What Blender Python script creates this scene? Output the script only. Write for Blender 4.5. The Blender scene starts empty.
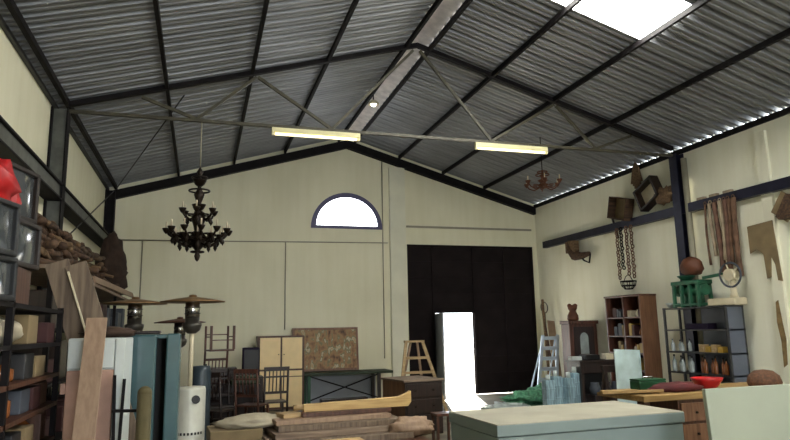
import bpy, bmesh, math, random
from mathutils import Vector, Matrix, noise
from mathutils.geometry import tessellate_polygon
random.seed(7)
PI = math.pi
scn = bpy.context.scene
col = scn.collection

# ------------------------------------------------------------------ materials
def mat(name, c, rough=.7, metal=0., var=.25, scale=6., c2=None, stretch=(1, 1, 1), bump=0., detail=6., coat=0., deep=1.3, spec=.5):
    c = tuple(v ** deep for v in c); c2 = tuple(v ** deep for v in c2) if c2 else None
    m = bpy.data.materials.new(name); m.use_nodes = True
    nt = m.node_tree; b = nt.nodes['Principled BSDF']
    b.inputs['Roughness'].default_value = rough; b.inputs['Metallic'].default_value = metal
    b.inputs['Coat Weight'].default_value = coat; b.inputs['Specular IOR Level'].default_value = spec
    tc = nt.nodes.new('ShaderNodeTexCoord'); mp = nt.nodes.new('ShaderNodeMapping')
    mp.inputs['Scale'].default_value = stretch
    nz = nt.nodes.new('ShaderNodeTexNoise'); nz.inputs['Scale'].default_value = scale; nz.inputs['Detail'].default_value = detail
    cr = nt.nodes.new('ShaderNodeValToRGB')
    d = c2 if c2 else tuple(v * (1 - var) for v in c)
    l = c if c2 else tuple(min(1, v * (1 + var * .5)) for v in c)
    cr.color_ramp.elements[0].position = .35; cr.color_ramp.elements[0].color = (*d, 1)
    cr.color_ramp.elements[1].position = .65; cr.color_ramp.elements[1].color = (*l, 1)
    L = nt.links.new
    L(tc.outputs['Object'], mp.inputs['Vector']); L(mp.outputs['Vector'], nz.inputs['Vector'])
    L(nz.outputs['Fac'], cr.inputs['Fac']); L(cr.outputs['Color'], b.inputs['Base Color'])
    if bump:
        bp = nt.nodes.new('ShaderNodeBump'); bp.inputs['Strength'].default_value = bump; bp.inputs['Distance'].default_value = .02
        L(nz.outputs['Fac'], bp.inputs['Height']); L(bp.outputs['Normal'], b.inputs['Normal'])
    return m
def wood(name, c, c2, rough=.6, axis=0, scale=3., coat=0.):
    st = [9, 9, 9]; st[axis] = .8
    return mat(name, c, rough, 0, c2=c2, scale=scale, stretch=tuple(st), bump=.15, coat=coat)
def emit(name, c, s):
    m = bpy.data.materials.new(name); m.use_nodes = True
    b = m.node_tree.nodes['Principled BSDF']
    b.inputs['Base Color'].default_value = (.85, .85, .82, 1); b.inputs['Roughness'].default_value = .5
    b.inputs['Emission Color'].default_value = (*c, 1); b.inputs['Emission Strength'].default_value = s
    return m
def wall_mat(name, base, stain):
    """painted block wall: broad weathering, faint vertical runs"""
    m = mat(name, base, .9, 0, c2=stain, scale=.7, bump=0, deep=1, spec=.2)
    nt = m.node_tree; b = nt.nodes['Principled BSDF']; L = nt.links.new
    nz = nt.nodes['Noise Texture']; cr = nt.nodes['Color Ramp']
    cr.color_ramp.elements[0].position = .25; cr.color_ramp.elements[1].position = .6
    mp = nt.nodes.new('ShaderNodeMapping'); mp.inputs['Scale'].default_value = (5, 5, .45)
    n2 = nt.nodes.new('ShaderNodeTexNoise'); n2.inputs['Scale'].default_value = 1.3; n2.inputs['Detail'].default_value = 8
    r2 = nt.nodes.new('ShaderNodeValToRGB')
    r2.color_ramp.elements[0].position = .3; r2.color_ramp.elements[0].color = (.955, .95, .92, 1)
    r2.color_ramp.elements[1].position = .6; r2.color_ramp.elements[1].color = (1, 1, 1, 1)
    mx = nt.nodes.new('ShaderNodeMix'); mx.data_type = 'RGBA'; mx.blend_type = 'MULTIPLY'; mx.inputs[0].default_value = 1
    L(nt.nodes['Texture Coordinate'].outputs['Object'], mp.inputs['Vector']); L(mp.outputs['Vector'], n2.inputs['Vector'])
    L(n2.outputs['Fac'], r2.inputs['Fac']); L(cr.outputs['Color'], mx.inputs[6]); L(r2.outputs['Color'], mx.inputs[7])
    L(mx.outputs[2], b.inputs['Base Color'])
    return m

M = {}
M['wall'] = wall_mat('painted_wall', (.83, .80, .61), (.75, .72, .535))
M['wall_lit'] = wall_mat('painted_wall_lit', (.89, .88, .73), (.80, .79, .64))  # lighter copy of the wall paint; daylight on the right wall put in
M['pilaster'] = mat('pilaster_paint', (.80, .785, .63), .85, scale=2, var=.06, deep=1, spec=.2)
M['floor'] = mat('concrete', (.24, .21, .15), .8, scale=2.5, var=.4, bump=.1)
M['outside'] = mat('pale_yard', (.75, .72, .66), .9, var=.1)
M['roof'] = mat('corrugated_metal', (.27, .28, .295), .50, .40, scale=.8, var=.2, stretch=(1, 2, 1), deep=1)
M['cap'] = mat('ridge_cap', (.66, .61, .56), .55, .1, var=.2)
M['steel'] = mat('dark_steel', (.02, .016, .018), .7, 0, var=.4, spec=.2)
M['girt'] = mat('grey_steel', (.07, .07, .072), .5, .3, var=.35)
M['column'] = mat('web_steel_lit', (.19, .195, .175), .6, .1, var=.3)  # web grey lighter than the flanges: light on it put into the colour
M['bluesteel'] = mat('blue_black_steel', (.035, .036, .07), .38, .4, var=.3)
M['conduit'] = mat('conduit', (.40, .38, .30), .6, var=.1)
M['sky_sheet'] = emit('skylight_sheet', (1, .99, .93), 20)
M['pane'] = emit('bright_pane', (.93, .95, 1), 6)
M['bulb'] = emit('lamp_bulb', (1, .97, .88), 3)
M['tube'] = emit('fluorescent_tube', (1, .86, .46), 1.6)
M['lampbox'] = mat('lamp_housing', (.8, .76, .5), .5, var=.05)
M['blueframe'] = mat('window_frame', (.14, .13, .24), .5, var=.15)
M['truss_lamplit'] = mat('truss_steel_lamplit', (.12, .11, .075), .5, .1, var=.3)  # olive above the rafters' tone: glow of the battens put into the colour
M['door'] = mat('door_metal', (.036, .027, .028), .8, 0, var=.3, scale=2, spec=.15)
M['black'] = mat('black', (.012, .011, .012), .5, var=.3)
M['darkwood'] = wood('dark_wood', (.055, .026, .018), (.025, .012, .009), .45, 2, coat=.2)
M['redwood'] = wood('red_wood', (.19, .085, .055), (.10, .045, .03), .45, 2, coat=.2)
M['brownwood'] = wood('brown_wood', (.16, .075, .042), (.09, .04, .022), .5, 2)
M['sidewood'] = wood('chest_wood_lit', (.30, .17, .10), (.20, .105, .06), .5, 2)  # brown raised so the chest's side looks lit
M['tan'] = wood('tan_wood', (.44, .325, .235), (.36, .26, .185), .6, 2)
M['pale'] = wood('pale_wood', (.50, .38, .22), (.38, .27, .14), .6, 0)
M['yellow'] = wood('yellow_pine', (.66, .49, .24), (.52, .36, .16), .55, 0)
M['grey_wood'] = wood('grey_wood', (.36, .28, .21), (.22, .165, .125), .75, 0)
M['board'] = wood('weathered_board', (.30, .235, .175), (.18, .135, .10), .7, 2)
M['cream'] = mat('cream_laminate', (.88, .71, .43), .5, var=.05)
M['white'] = mat('white_enamel', (.66, .70, .68), .35, var=.06)
M['pink'] = mat('faded_pink', (.50, .34, .27), .7, var=.15)
M['teal'] = mat('teal_enamel', (.085, .165, .18), .3, .1, var=.12, coat=.4)
M['heater'] = mat('heater_enamel', (.62, .62, .55), .4, .1, var=.08)
M['cap_metal'] = mat('heater_cap', (.40, .27, .15), .38, .55, var=.2)
M['mesh'] = mat('emitter_mesh', (.16, .15, .13), .4, .6, var=.3)
M['chrome'] = mat('chrome', (.6, .6, .6), .2, 1, var=.1)
M['green'] = mat('green_paint', (.03, .14, .07), .45, .1, var=.3)
M['tablegreen'] = mat('green_tabletop', (.045, .075, .035), .6, var=.3)
M['machine'] = mat('machine_green', (.05, .19, .115), .45, .2, var=.3)
M['ivory'] = mat('ivory_enamel', (.66, .60, .45), .45, var=.12)
M['crate_side'] = mat('grey_green_paint', (.27, .325, .32), .6, var=.1, scale=2)
M['crate_end'] = mat('grey_green_shaded', (.10, .125, .12), .6, var=.1, scale=2)  # side paint darkened as the shaded end; not applied
M['crate_top'] = mat('dusty_top', (.46, .44, .36), .8, var=.12, scale=3)
M['panel'] = mat('pale_green_white', (.42, .45, .375), .7, var=.05, scale=2)
M['tantop'] = wood('tan_tabletop', (.46, .32, .15), (.36, .24, .10), .5, 0)
M['red'] = mat('red_plastic', (.50, .025, .03), .45, var=.25)
M['darkred'] = mat('dark_red_cloth', (.14, .02, .022), .8, var=.3)
M['alu'] = mat('aluminium', (.72, .80, .88), .35, .35, var=.1)
M['galv'] = mat('galvanised_sheet', (.55, .66, .68), .32, .55, var=.25, scale=4)
M['blueglass'] = mat('pale_blue_plastic', (.46, .62, .70), .2, .1, var=.4, scale=9, stretch=(3, 3, .5))
M['net'] = mat('green_net', (.20, .46, .30), .8, var=.55, scale=14)
M['plastic'] = mat('white_plastic_sheet', (.66, .72, .70), .35, var=.15)
M['screen'] = mat('tv_screen', (.13, .14, .145), .15, 0, var=.1, coat=.4)
M['tvcase'] = mat('tv_case', (.04, .026, .018), .5, var=.3)
M['tvgrey'] = mat('tv_case_grey', (.045, .047, .05), .45, var=.2)
M['bronze'] = mat('dark_bronze', (.045, .03, .018), .45, .6, var=.4)
M['copper'] = mat('copper_brown', (.20, .085, .045), .6, .2, var=.3)
M['candle'] = mat('candle_wax', (.75, .66, .5), .6, var=.1)
M['sackcloth'] = mat('sackcloth', (.085, .052, .035), .9, var=.4, bump=.3)
M['scrap'] = wood('scrap_wood', (.17, .10, .055), (.07, .042, .026), .8, 0)
M['scrap2'] = wood('scrap_wood_pale', (.28, .19, .11), (.15, .10, .055), .8, 0)
M['cloth'] = mat('cream_cloth', (.50, .45, .35), .9, var=.2, bump=.3)
M['clothd'] = mat('olive_cloth', (.22, .19, .11), .9, var=.3, bump=.3)
M['navy'] = mat('navy_box', (.03, .018, .05), .8, var=.3, spec=.2)
M['bluedrum'] = mat('blue_drum', (.075, .105, .125), .4, var=.2)
M['greypanel'] = mat('blue_grey_panel', (.17, .19, .235), .5, var=.12, scale=2)
M['rope'] = mat('old_rope', (.24, .15, .10), .9, var=.4)
M['strap_red'] = mat('red_brown_strap', (.25, .15, .11), .85, var=.35)
M['strap_pale'] = mat('pale_strap', (.48, .40, .30), .85, var=.25)
M['cardboard'] = mat('brown_sheet', (.30, .235, .14), .9, var=.2, scale=4)
M['rustrun'] = mat('rust_run', (.33, .24, .12), .9, var=.35, scale=10)
M['wicker'] = mat('wicker', (.19, .10, .055), .8, var=.4, scale=30, bump=.4)
M['orange'] = mat('orange_plastic', (.34, .16, .08), .4, var=.2)
M['amber'] = mat('amber_glass', (.30, .13, .05), .2, var=.2)
M['clear'] = mat('cloudy_glass', (.42, .46, .45), .15, var=.2)
M['ochre'] = mat('ochre_tin', (.48, .33, .06), .5, var=.25)
M['lightgrey'] = mat('pale_grey_panel', (.50, .53, .58), .5, var=.1, scale=2)
M['slate'] = mat('slate_box', (.10, .115, .14), .6, var=.3)
M['maroon'] = mat('maroon_box', (.09, .03, .03), .7, var=.3)
M['olive'] = mat('olive_felt', (.17, .145, .075), .9, var=.2)
def painting_mat():
    """a crowd of pale and dark dabs low in the picture, warm ground, brown rim"""
    m = mat('old_painting', (.50, .37, .2), .6, c2=(.10, .055, .03), scale=4.2, stretch=(1.9, 1, 1.2), detail=2.5)
    nt = m.node_tree; L = nt.links.new; e = nt.nodes['Color Ramp'].color_ramp.elements
    e[0].position = .30; e[1].position = .68
    for p, c in ((.42, (.24, .12, .05, 1)), (.50, (.33, .19, .08, 1)), (.58, (.16, .15, .07, 1)), (.62, (.52, .46, .32, 1))): x = e.new(p); x.color = c
    return m
M['painting'] = painting_mat()

# ------------------------------------------------------------------ mesh builder
class MB:
    def __init__(s): s.v = []; s.f = []; s.sm = []
    def add(s, vs, fs, smooth=False, mx=None):
        o = len(s.v)
        s.v += [tuple(mx @ Vector(p)) if mx else tuple(p) for p in vs]
        s.f += [tuple(i + o for i in f) for f in fs]; s.sm += [smooth] * len(fs); return s
    def box(s, x0, x1, y0, y1, z0, z1, mx=None):
        v = [(x, y, z) for x in (x0, x1) for y in (y0, y1) for z in (z0, z1)]
        return s.add(v, [(0, 1, 3, 2), (4, 6, 7, 5), (0, 4, 5, 1), (2, 3, 7, 6), (0, 2, 6, 4), (1, 5, 7, 3)], mx=mx)
    def bar(s, a, b, w, t, up=(0, 0, 1)):
        a, b = Vector(a), Vector(b); d = b - a; L = d.length; z = d.normalized()
        up = Vector(up)
        if abs(z.dot(up)) > .98: up = Vector((0, 1, 0))
        x = up.cross(z).normalized(); y = z.cross(x)
        R = Matrix((x, y, z)).transposed().to_4x4(); R.translation = a
        return s.box(-w / 2, w / 2, -t / 2, t / 2, 0, L, R)
    def cone(s, a, b, r0, r1=None, n=12, caps=True):
        r1 = r0 if r1 is None else r1
        a, b = Vector(a), Vector(b); z = (b - a).normalized()
        x = z.orthogonal().normalized(); y = z.cross(x)
        v = []
        for p, r in ((a, r0), (b, r1)):
            v += [tuple(p + x * (r * math.cos(2 * PI * i / n)) + y * (r * math.sin(2 * PI * i / n))) for i in range(n)]
        s.add(v, [(i, (i + 1) % n, n + (i + 1) % n, n + i) for i in range(n)], True)
        if caps:
            o = len(s.v) - 2 * n
            s.f += [tuple(o + n - 1 - i for i in range(n)), tuple(o + n + i for i in range(n))]; s.sm += [False, False]
        return s
    def tube(s, pts, r, n=6, taper=None):
        pts = [Vector(p) for p in pts]; rings = []; x = None
        for i, p in enumerate(pts):
            d = (pts[min(i + 1, len(pts) - 1)] - pts[max(i - 1, 0)]).normalized()
            x = d.orthogonal().normalized() if x is None else (x - d * x.dot(d)).normalized()
            y = d.cross(x); rr = r * (taper[i] if taper else 1)
            rings += [tuple(p + x * (rr * math.cos(2 * PI * k / n)) + y * (rr * math.sin(2 * PI * k / n))) for k in range(n)]
        fs = []
        for i in range(len(pts) - 1):
            for k in range(n): fs.append((i * n + k, i * n + (k + 1) % n, (i + 1) * n + (k + 1) % n, (i + 1) * n + k))
        m = (len(pts) - 1) * n
        fs += [tuple(range(n - 1, -1, -1)), tuple(range(m, m + n))]
        return s.add(rings, fs, True)
    def lathe(s, prof, c=(0, 0, 0), n=24, mx=None):
        v = []; fs = []
        for r, z in prof:
            r = max(r, 1e-4)
            v += [(c[0] + r * math.cos(2 * PI * k / n), c[1] + r * math.sin(2 * PI * k / n), c[2] + z) for k in range(n)]
        for i in range(len(prof) - 1):
            for k in range(n): fs.append((i * n + k, i * n + (k + 1) % n, (i + 1) * n + (k + 1) % n, (i + 1) * n + k))
        m = (len(prof) - 1) * n
        fs += [tuple(range(n - 1, -1, -1)), tuple(range(m, m + n))]
        return s.add(v, fs, True, mx)
    def ring(s, c, R, r, axis='x', n=24, k=6):
        v = []; fs = []
        for i in range(n):
            a = 2 * PI * i / n
            for j in range(k):
                b = 2 * PI * j / k; q = R + r * math.cos(b); h = r * math.sin(b)
                p = {'x': (h, q * math.cos(a), q * math.sin(a)), 'y': (q * math.cos(a), h, q * math.sin(a)), 'z': (q * math.cos(a), q * math.sin(a), h)}[axis]
                v.append((c[0] + p[0], c[1] + p[1], c[2] + p[2]))
        for i in range(n):
            for j in range(k): fs.append((i * k + j, ((i + 1) % n) * k + j, ((i + 1) % n) * k + (j + 1) % k, i * k + (j + 1) % k))
        return s.add(v, fs, True)
    def blob(s, c, r, amp=.15, freq=2.5, seed=0, nu=22, nv=14, flat=None):
        v = []; fs = []
        for i in range(nv + 1):
            t = PI * i / nv
            for j in range(nu):
                p = 2 * PI * j / nu
                d = Vector((math.sin(t) * math.cos(p), math.sin(t) * math.sin(p), math.cos(t)))
                k = 1 + amp * noise.noise(d * freq + Vector((seed * 7.1, seed * 3.3, seed)))
                q = [c[a] + r[a] * d[a] * k for a in range(3)]
                if flat is not None: q[2] = max(q[2], flat)
                v.append(tuple(q))
        for i in range(nv):
            for j in range(nu): fs.append((i * nu + j, (i + 1) * nu + j, (i + 1) * nu + (j + 1) % nu, i * nu + (j + 1) % nu))
        return s.add(v, fs, True)
    def plate(s, loops, d0, d1, axis='y'):
        """flat outline with holes given a real thickness between d0 and d1"""
        def P(p, d): return {'y': (p[0], d, p[1]), 'x': (d, p[0], p[1]), 'z': (p[0], p[1], d)}[axis]
        flat = [p for l in loops for p in l]; n = len(flat)
        tris = tessellate_polygon([[Vector((p[0], p[1], 0)) for p in l] for l in loops])
        v = [P(p, d0) for p in flat] + [P(p, d1) for p in flat]
        fs = [tuple(t) for t in tris] + [tuple(i + n for i in reversed(t)) for t in tris]
        o = 0
        for l in loops:
            k = len(l)
            fs += [(o + i, o + (i + 1) % k, n + o + (i + 1) % k, n + o + i) for i in range(k)]; o += k
        return s.add(v, fs)
    def build(s, name, m, parent=None, bevel=0., kind=None, label=None):
        me = bpy.data.meshes.new(name); me.from_pydata(s.v, [], s.f); 
        bm = bmesh.new(); bm.from_mesh(me); bmesh.ops.recalc_face_normals(bm, faces=bm.faces); bm.to_mesh(me); bm.free()
        for p, q in zip(me.polygons, s.sm): p.use_smooth = q
        me.materials.append(M[m]); o = bpy.data.objects.new(name, me); col.objects.link(o)
        if parent is not None: o.parent = parent
        if bevel:
            b = o.modifiers.new('bevel', 'BEVEL'); b.width = bevel; b.segments = 2; b.limit_method = 'ANGLE'; b.angle_limit = .7
        if kind: o['kind'] = kind
        if label: o['label'] = label
        return o
def tag(o, label, cat, group=None, loc=None, rz=0):
    o['label'] = label; o['category'] = cat
    if group: o['group'] = group
    if loc: o.location = loc
    if rz: o.rotation_euler.z = rz
    return o
def thing(name, label, cat, loc=(0, 0, 0), rz=0., group=None, rot=None):
    o = bpy.data.objects.new(name, None); col.objects.link(o); o.empty_display_size = .1
    o.location = loc; o.rotation_euler = rot if rot else (0, 0, rz)
    return tag(o, label, cat, group)
def struct(name, mb, m, bevel=0.): return mb.build(name, m, None, bevel, 'structure')
def dup(root, label=None, loc=None, rz=None, rot=None, scale=None, group=None):
    r = root.copy(); col.objects.link(r)
    if loc: r.location = loc
    if rz is not None: r.rotation_euler = (0, 0, rz)
    if rot: r.rotation_euler = rot
    if scale: r.scale = scale
    if label: r['label'] = label
    if group: r['group'] = group
    for ch in list(root.children):
        c = ch.copy(); col.objects.link(c); c.parent = r
        for g in list(ch.children):
            d = g.copy(); col.objects.link(d); d.parent = c
    return r

# ------------------------------------------------------------------ the building
XL, XR, Y0, YF = -2.15, 8.85, -9., 15.5
RX, RZ = 3.475, 6.66
ML, MR = .2886, .293
def roof_z(x): return RZ - (MR * (x - RX) if x > RX else ML * (RX - x))

struct('floor', MB().box(XL - .15, XR + .15, Y0, YF + .2, -.12, 0), 'floor')
struct('ground', MB().box(-30, 45, YF + .2, 60, -.16, -.03), 'outside')

DX0, DX1, DZ = 5.07, 8.72, 3.88
AX, AZ, AR = 3.49, 4.24, .93
arch = [(AX + AR * math.cos(PI * i / 24), AZ + AR * math.sin(PI * i / 24)) for i in range(25)]
outline = [(XL - .15, 0), (XL - .15, roof_z(XL - .15)), (RX, RZ), (XR + .15, roof_z(XR + .15)), (XR + .15, 0), (DX1, 0), (DX1, DZ), (DX0, DZ), (DX0, 0)]
struct('wall_far', MB().plate([outline, arch[::-1]], YF, YF + .2, 'y'), 'wall')
back = [(XL - .15, 0), (XL - .15, roof_z(XL - .15)), (RX, RZ), (XR + .15, roof_z(XR + .15)), (XR + .15, 0), (5.6, 0), (5.6, 4.2), (1.4, 4.2), (1.4, 0)]  # unseen end wall; its doorway is added to admit fill light
struct('wall_near', MB().plate([back], Y0 - .2, Y0, 'y'), 'wall')
struct('wall_left', MB().box(XL - .15, XL, Y0, YF, 0, 5.02), 'wall')
m = MB().box(XR, XR + .15, Y0, YF, 0, 4.94)
zt = roof_z(XR) - .005
m.box(XR, XR + .03, Y0, YF, 4.94, zt - .008)
struct('wall_right', m, 'wall_lit')

def sheet(x0, x1, y0, y1, pitch=.25, h=.075, thick=.004):
    """trapezoidal roof sheet, ribs running down the slope"""
    prof = []; y = y0
    while y < y1 - 1e-6:
        for dy, dz in ((0, 0), (.045, 0), (.06, .022), (.085, .022), (.10, 0), (.14, 0), (.165, h), (.225, h)):
            if y + dy <= y1: prof.append((y + dy, dz))
        y += pitch
    prof.append((y1, 0)); v = []; fs = []
    for x in (x0, x1):
        for (yy, dz) in prof: v.append((x, yy, roof_z(x) + dz))
    n = len(prof)
    for i in range(n - 1): fs.append((i, i + 1, n + i + 1, n + i))
    return MB().add(v, fs)
SKY = [(6.3, 7.35)]
rows = [(Y0, -4.95), (-3.95, .8), (1.8, 6.3), (7.35, YF + .25)]
sky = [(-4.95, -3.95), (.8, 1.8), (6.3, 7.35)]  # first two strips: unseen skylights added to light the hall
m = MB()
for a, b in rows:
    t = sheet(3.71, XR + .07, a, b); m.add(t.v, t.f)
for a, b in sky:
    t = sheet(6.22, XR + .07, a, b); m.add(t.v, t.f)
struct('ceiling', m, 'roof')
m = MB()
t = sheet(XL - .25, 3.26, Y0, YF + .25); m.add(t.v, t.f)
struct('ceiling', m, 'roof')
for i, (a, b) in enumerate(sky):
    struct('window_%d' % (i + 2), sheet(3.66, 6.22, a, b), 'sky_sheet')
v = [(3.2, roof_z(3.2) + .07), (RX, RZ + .09), (3.75, roof_z(3.75) + .07), (3.75, roof_z(3.75) + .075), (RX, RZ + .1), (3.2, roof_z(3.2) + .075)]
struct('trim_1', MB().plate([v], Y0, YF + .2, 'y'), 'cap')
k = 2
def beam_y(x, z0, z1, w, mt='steel', y0=Y0, y1=YF - .02):
    global k
    struct('trim_%d' % k, MB().box(x - w / 2, x + w / 2, y0, y1, z0, z1), mt); k += 1
for x in (-.60, .67, 1.90, 3.27, 3.70, 4.90, 6.12, 7.32):
    z = min(roof_z(x - .035), roof_z(x + .035)) - .004
    beam_y(x, z - .085, z, .05)
beam_y(-1.95, 5.0, roof_z(-1.99) - .004, .06)
beam_y(8.83, 4.96, 5.06, .035)                      # dark angle on the wall head, open rib ends above it
beam_y(-2.12, 4.97, 5.02, .05, 'girt')             # grey eaves strip
# girts along both walls
o = struct('trim_%d' % k, MB().box(-2.15, -1.92, 3, YF - .2, 3.795, 3.825).box(-2.15, -1.92, 3, YF - .2, 3.585, 3.61), 'steel'); k += 1
MB().box(-1.97, -1.955, 3, YF - .2, 3.61, 3.795).build('web', 'column', o)
struct('trim_%d' % k, MB().box(8.72, 8.735, 4, 14.95, 3.79, 3.93).box(8.72, 8.85, 4, 14.95, 3.93, 3.945).box(8.72, 8.85, 4, 14.95, 3.775, 3.79), 'bluesteel'); k += 1
# columns
def column(x0, x1, y, mt, z1=4.99):
    global k
    w = .10
    o = struct('trim_%d' % k, MB().box(x0, x0 + .02, y - w, y + w, 0, z1).box(x1 - .02, x1, y - w, y + w, 0, z1), 'steel' if mt == 'column' else mt); k += 1
    MB().box(x0 + .02, x1 - .02, y - .008, y + .008, 0, z1).build('web', mt, o)
column(XL + .005, -1.92, 9.8, 'column', 4.95); column(8.66, XR - .005, 9.8, 'bluesteel', 4.95)
column(XL + .005, -1.94, 15.36, 'steel', 4.95)
# rafters on the far gable
m = MB()
for xa, xb in ((-2.1, RX), (RX, 8.8)):
    a, b = roof_z(xa) - .13, roof_z(xb) - .13
    m.plate([[(xa, a - .2), (xb, b - .2), (xb, b), (xa, a)]], YF - .16, YF - .01, 'y')
struct('trim_%d' % k, m, 'steel'); k += 1
# pilasters
struct('trim_%d' % k, MB().box(4.60, 5.02, YF - .09, YF, 0, 5.9), 'pilaster'); k += 1
struct('trim_%d' % k, MB().box(8.795, XR, 7.82, 8.02, 0, 4.83), 'pilaster'); k += 1
struct('trim_%d' % k, MB().cone((8.76, 9.62, 0), (8.76, 9.62, 4.83), .055, n=14), 'conduit'); k += 1

# roof truss
t = thing('roof_truss', 'dark steel roof truss spanning the hall with zigzag web bars', 'truss', (0, 9.8, 0))
def raft(xa, xb):
    a, b = roof_z(xa) - .03, roof_z(xb) - .03
    return MB().plate([[(xa, a - .075), (xb, b - .075), (xb, b), (xa, a)]], -.04, .04, 'y')
raft(-1.93, RX).build('rafter', 'steel', t); raft(RX, 8.68).build('rafter', 'steel', t)
MB().box(-1.92, 8.66, -.03, .03, 4.905, 4.95).build('tie_beam', 'truss_lamplit', t)  # lamp glow carried by the tie and web colour
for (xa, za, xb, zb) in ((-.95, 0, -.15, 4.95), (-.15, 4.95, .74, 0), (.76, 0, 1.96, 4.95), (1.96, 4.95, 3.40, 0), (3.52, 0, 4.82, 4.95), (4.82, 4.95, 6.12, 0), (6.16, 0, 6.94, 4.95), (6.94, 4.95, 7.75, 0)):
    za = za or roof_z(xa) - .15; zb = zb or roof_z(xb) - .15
    MB().bar((xa, 0, za), (xb, 0, zb), .045, .045, (0, 1, 0)).build('web_bar', 'truss_lamplit', t)
# brace rods
tag(MB().cone((-1.96, 9.85, 2.95), (-1.96, 15.2, 4.9), .011, n=8).build('brace_rod', 'girt'), 'thin steel rod crossing the wall above the scrap heap', 'rod')
tag(MB().cone((-1.9, 15.2, 4.98), (-.35, 9.9, roof_z(-.35) - .2), .011, n=8).build('brace_rod', 'girt'), 'thin steel rod crossing under the roof sheets', 'rod')

# far door with its open wicket
m = MB()
WX0, WX1, WZ = 5.83, 6.88, 2.1
m.plate([[(DX0, .02), (WX0, .02), (WX0, WZ), (WX1, WZ), (WX1, .02), (DX1, .02), (DX1, DZ), (DX0, DZ)]], YF + .06, YF + .11, 'y')
for z in [.5 + .42 * i for i in range(8)]:
    for a, b in ((DX0, DX1),) if z > WZ + .05 else ((DX0, WX0 - .04), (WX1 + .04, DX1)):
        m.box(a + .03, b - .03, YF + .035, YF + .06, z, z + .05)
for x in (DX0 + .03, WX0 - .05, WX1 + .05, 7.85, DX1 - .03):
    m.box(x - .03, x + .03, YF + .02, YF + .06, .02, DZ)
m.box(DX0, DX1, YF + .02, YF + .06, DZ - .06, DZ); m.box(WX0 - .05, WX1 + .05, YF + .02, YF + .06, WZ, WZ + .06)
d = struct('door_1', m, 'door')
MB().bar((WX0 - .02, YF - .01, .04), (WX0 - .02, YF - .01, WZ - .02), .05, .05).build('hinge_post', 'greypanel', d)
MB().plate([[(WX0 - .04, YF - .03), (WX0, YF - .03), (5.63, YF - 1.03), (5.59, YF - 1.03)]], .04, WZ - .02, 'z').build('wicket_leaf', 'lightgrey', d)
MB().box(WX1 + .02, WX1 + .08, YF + .0, YF + .03, 1.0, 1.16).build('latch', 'steel', d)

# arched window
m = MB()
o_ = [(AX + AR * math.cos(PI * i / 24), AZ + AR * math.sin(PI * i / 24)) for i in range(25)]
i_ = [(AX + (AR - .14) * math.cos(PI * i / 24), AZ + .08 + (AR - .20) * math.sin(PI * i / 24)) for i in range(25)]
w = struct('window_1', MB().plate([o_, i_[::-1]], YF - .012, YF + .03, 'y'), 'blueframe')
MB().plate([i_], YF + .008, YF + .016, 'y').build('pane', 'pane', w)

struct('trim_%d' % k, MB().box(5.06, 8.7, YF - .03, YF, 4.32, 4.37), 'conduit'); k += 1
# conduits on the far wall
def conduit(label, pts, r=.014):
    tag(MB().tube(pts, r, 8).build('conduit', 'conduit'), label, 'conduit')
yw = YF - .017
conduit('thin conduit running level across the far wall below the arched window', [(-1.9, yw, 3.83), (4.55, yw, 3.90)])
conduit('vertical conduit dropping down far wall behind the chandelier', [(-1.33, yw, 3.83), (-1.33, yw, 1.2)])
conduit('vertical conduit dropping to the framed painting', [(1.94, yw, 3.87), (1.94, yw, 1.75)])
conduit('vertical conduit beside the white pilaster', [(4.42, yw, 6.1), (4.42, yw, 1.0)])

# fluorescent lamps
def strip(x0, x1, label):
    t = thing('fluorescent_lamp', label, 'lamp', ((x0 + x1) / 2, 9.8, 4.83)); L = (x1 - x0) / 2
    MB().box(-L, L, -.035, .035, .0, .075).build('housing', 'lampbox', t, .006)
    MB().cone((-L + .05, -.0, -.026), (L - .05, 0, -.026), .022, n=12).build('tube', 'tube', t)
    for s in (-1, 1): MB().box(s * L - .035 * (s > 0), s * L + .035 * (s < 0), -.025, .025, -.05, .0).build('end_cap', 'lampbox', t)
strip(.99, 2.43, 'cream fluorescent batten on the tie beam, toward the large chandelier')
strip(4.50, 5.92, 'cream fluorescent batten on the tie beam, toward the small copper chandelier')
t = thing('bulkhead_lamp', 'small white lamp hanging under the roof ridge', 'lamp', (3.27, 12.0, roof_z(3.27) - .114))
MB().cone((0, 0, -.12), (0, 0, 0), .012, n=8).build('stem', 'steel', t)
MB().lathe([(.02, -.12), (.06, -.13), (.11, -.18), (.115, -.22), (.105, -.225), (.06, -.15)], n=18).build('shade', 'ivory', t)
MB().blob((0, 0, -.20), (.06, .06, .06), 0).build('bulb', 'bulb', t)

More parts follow.
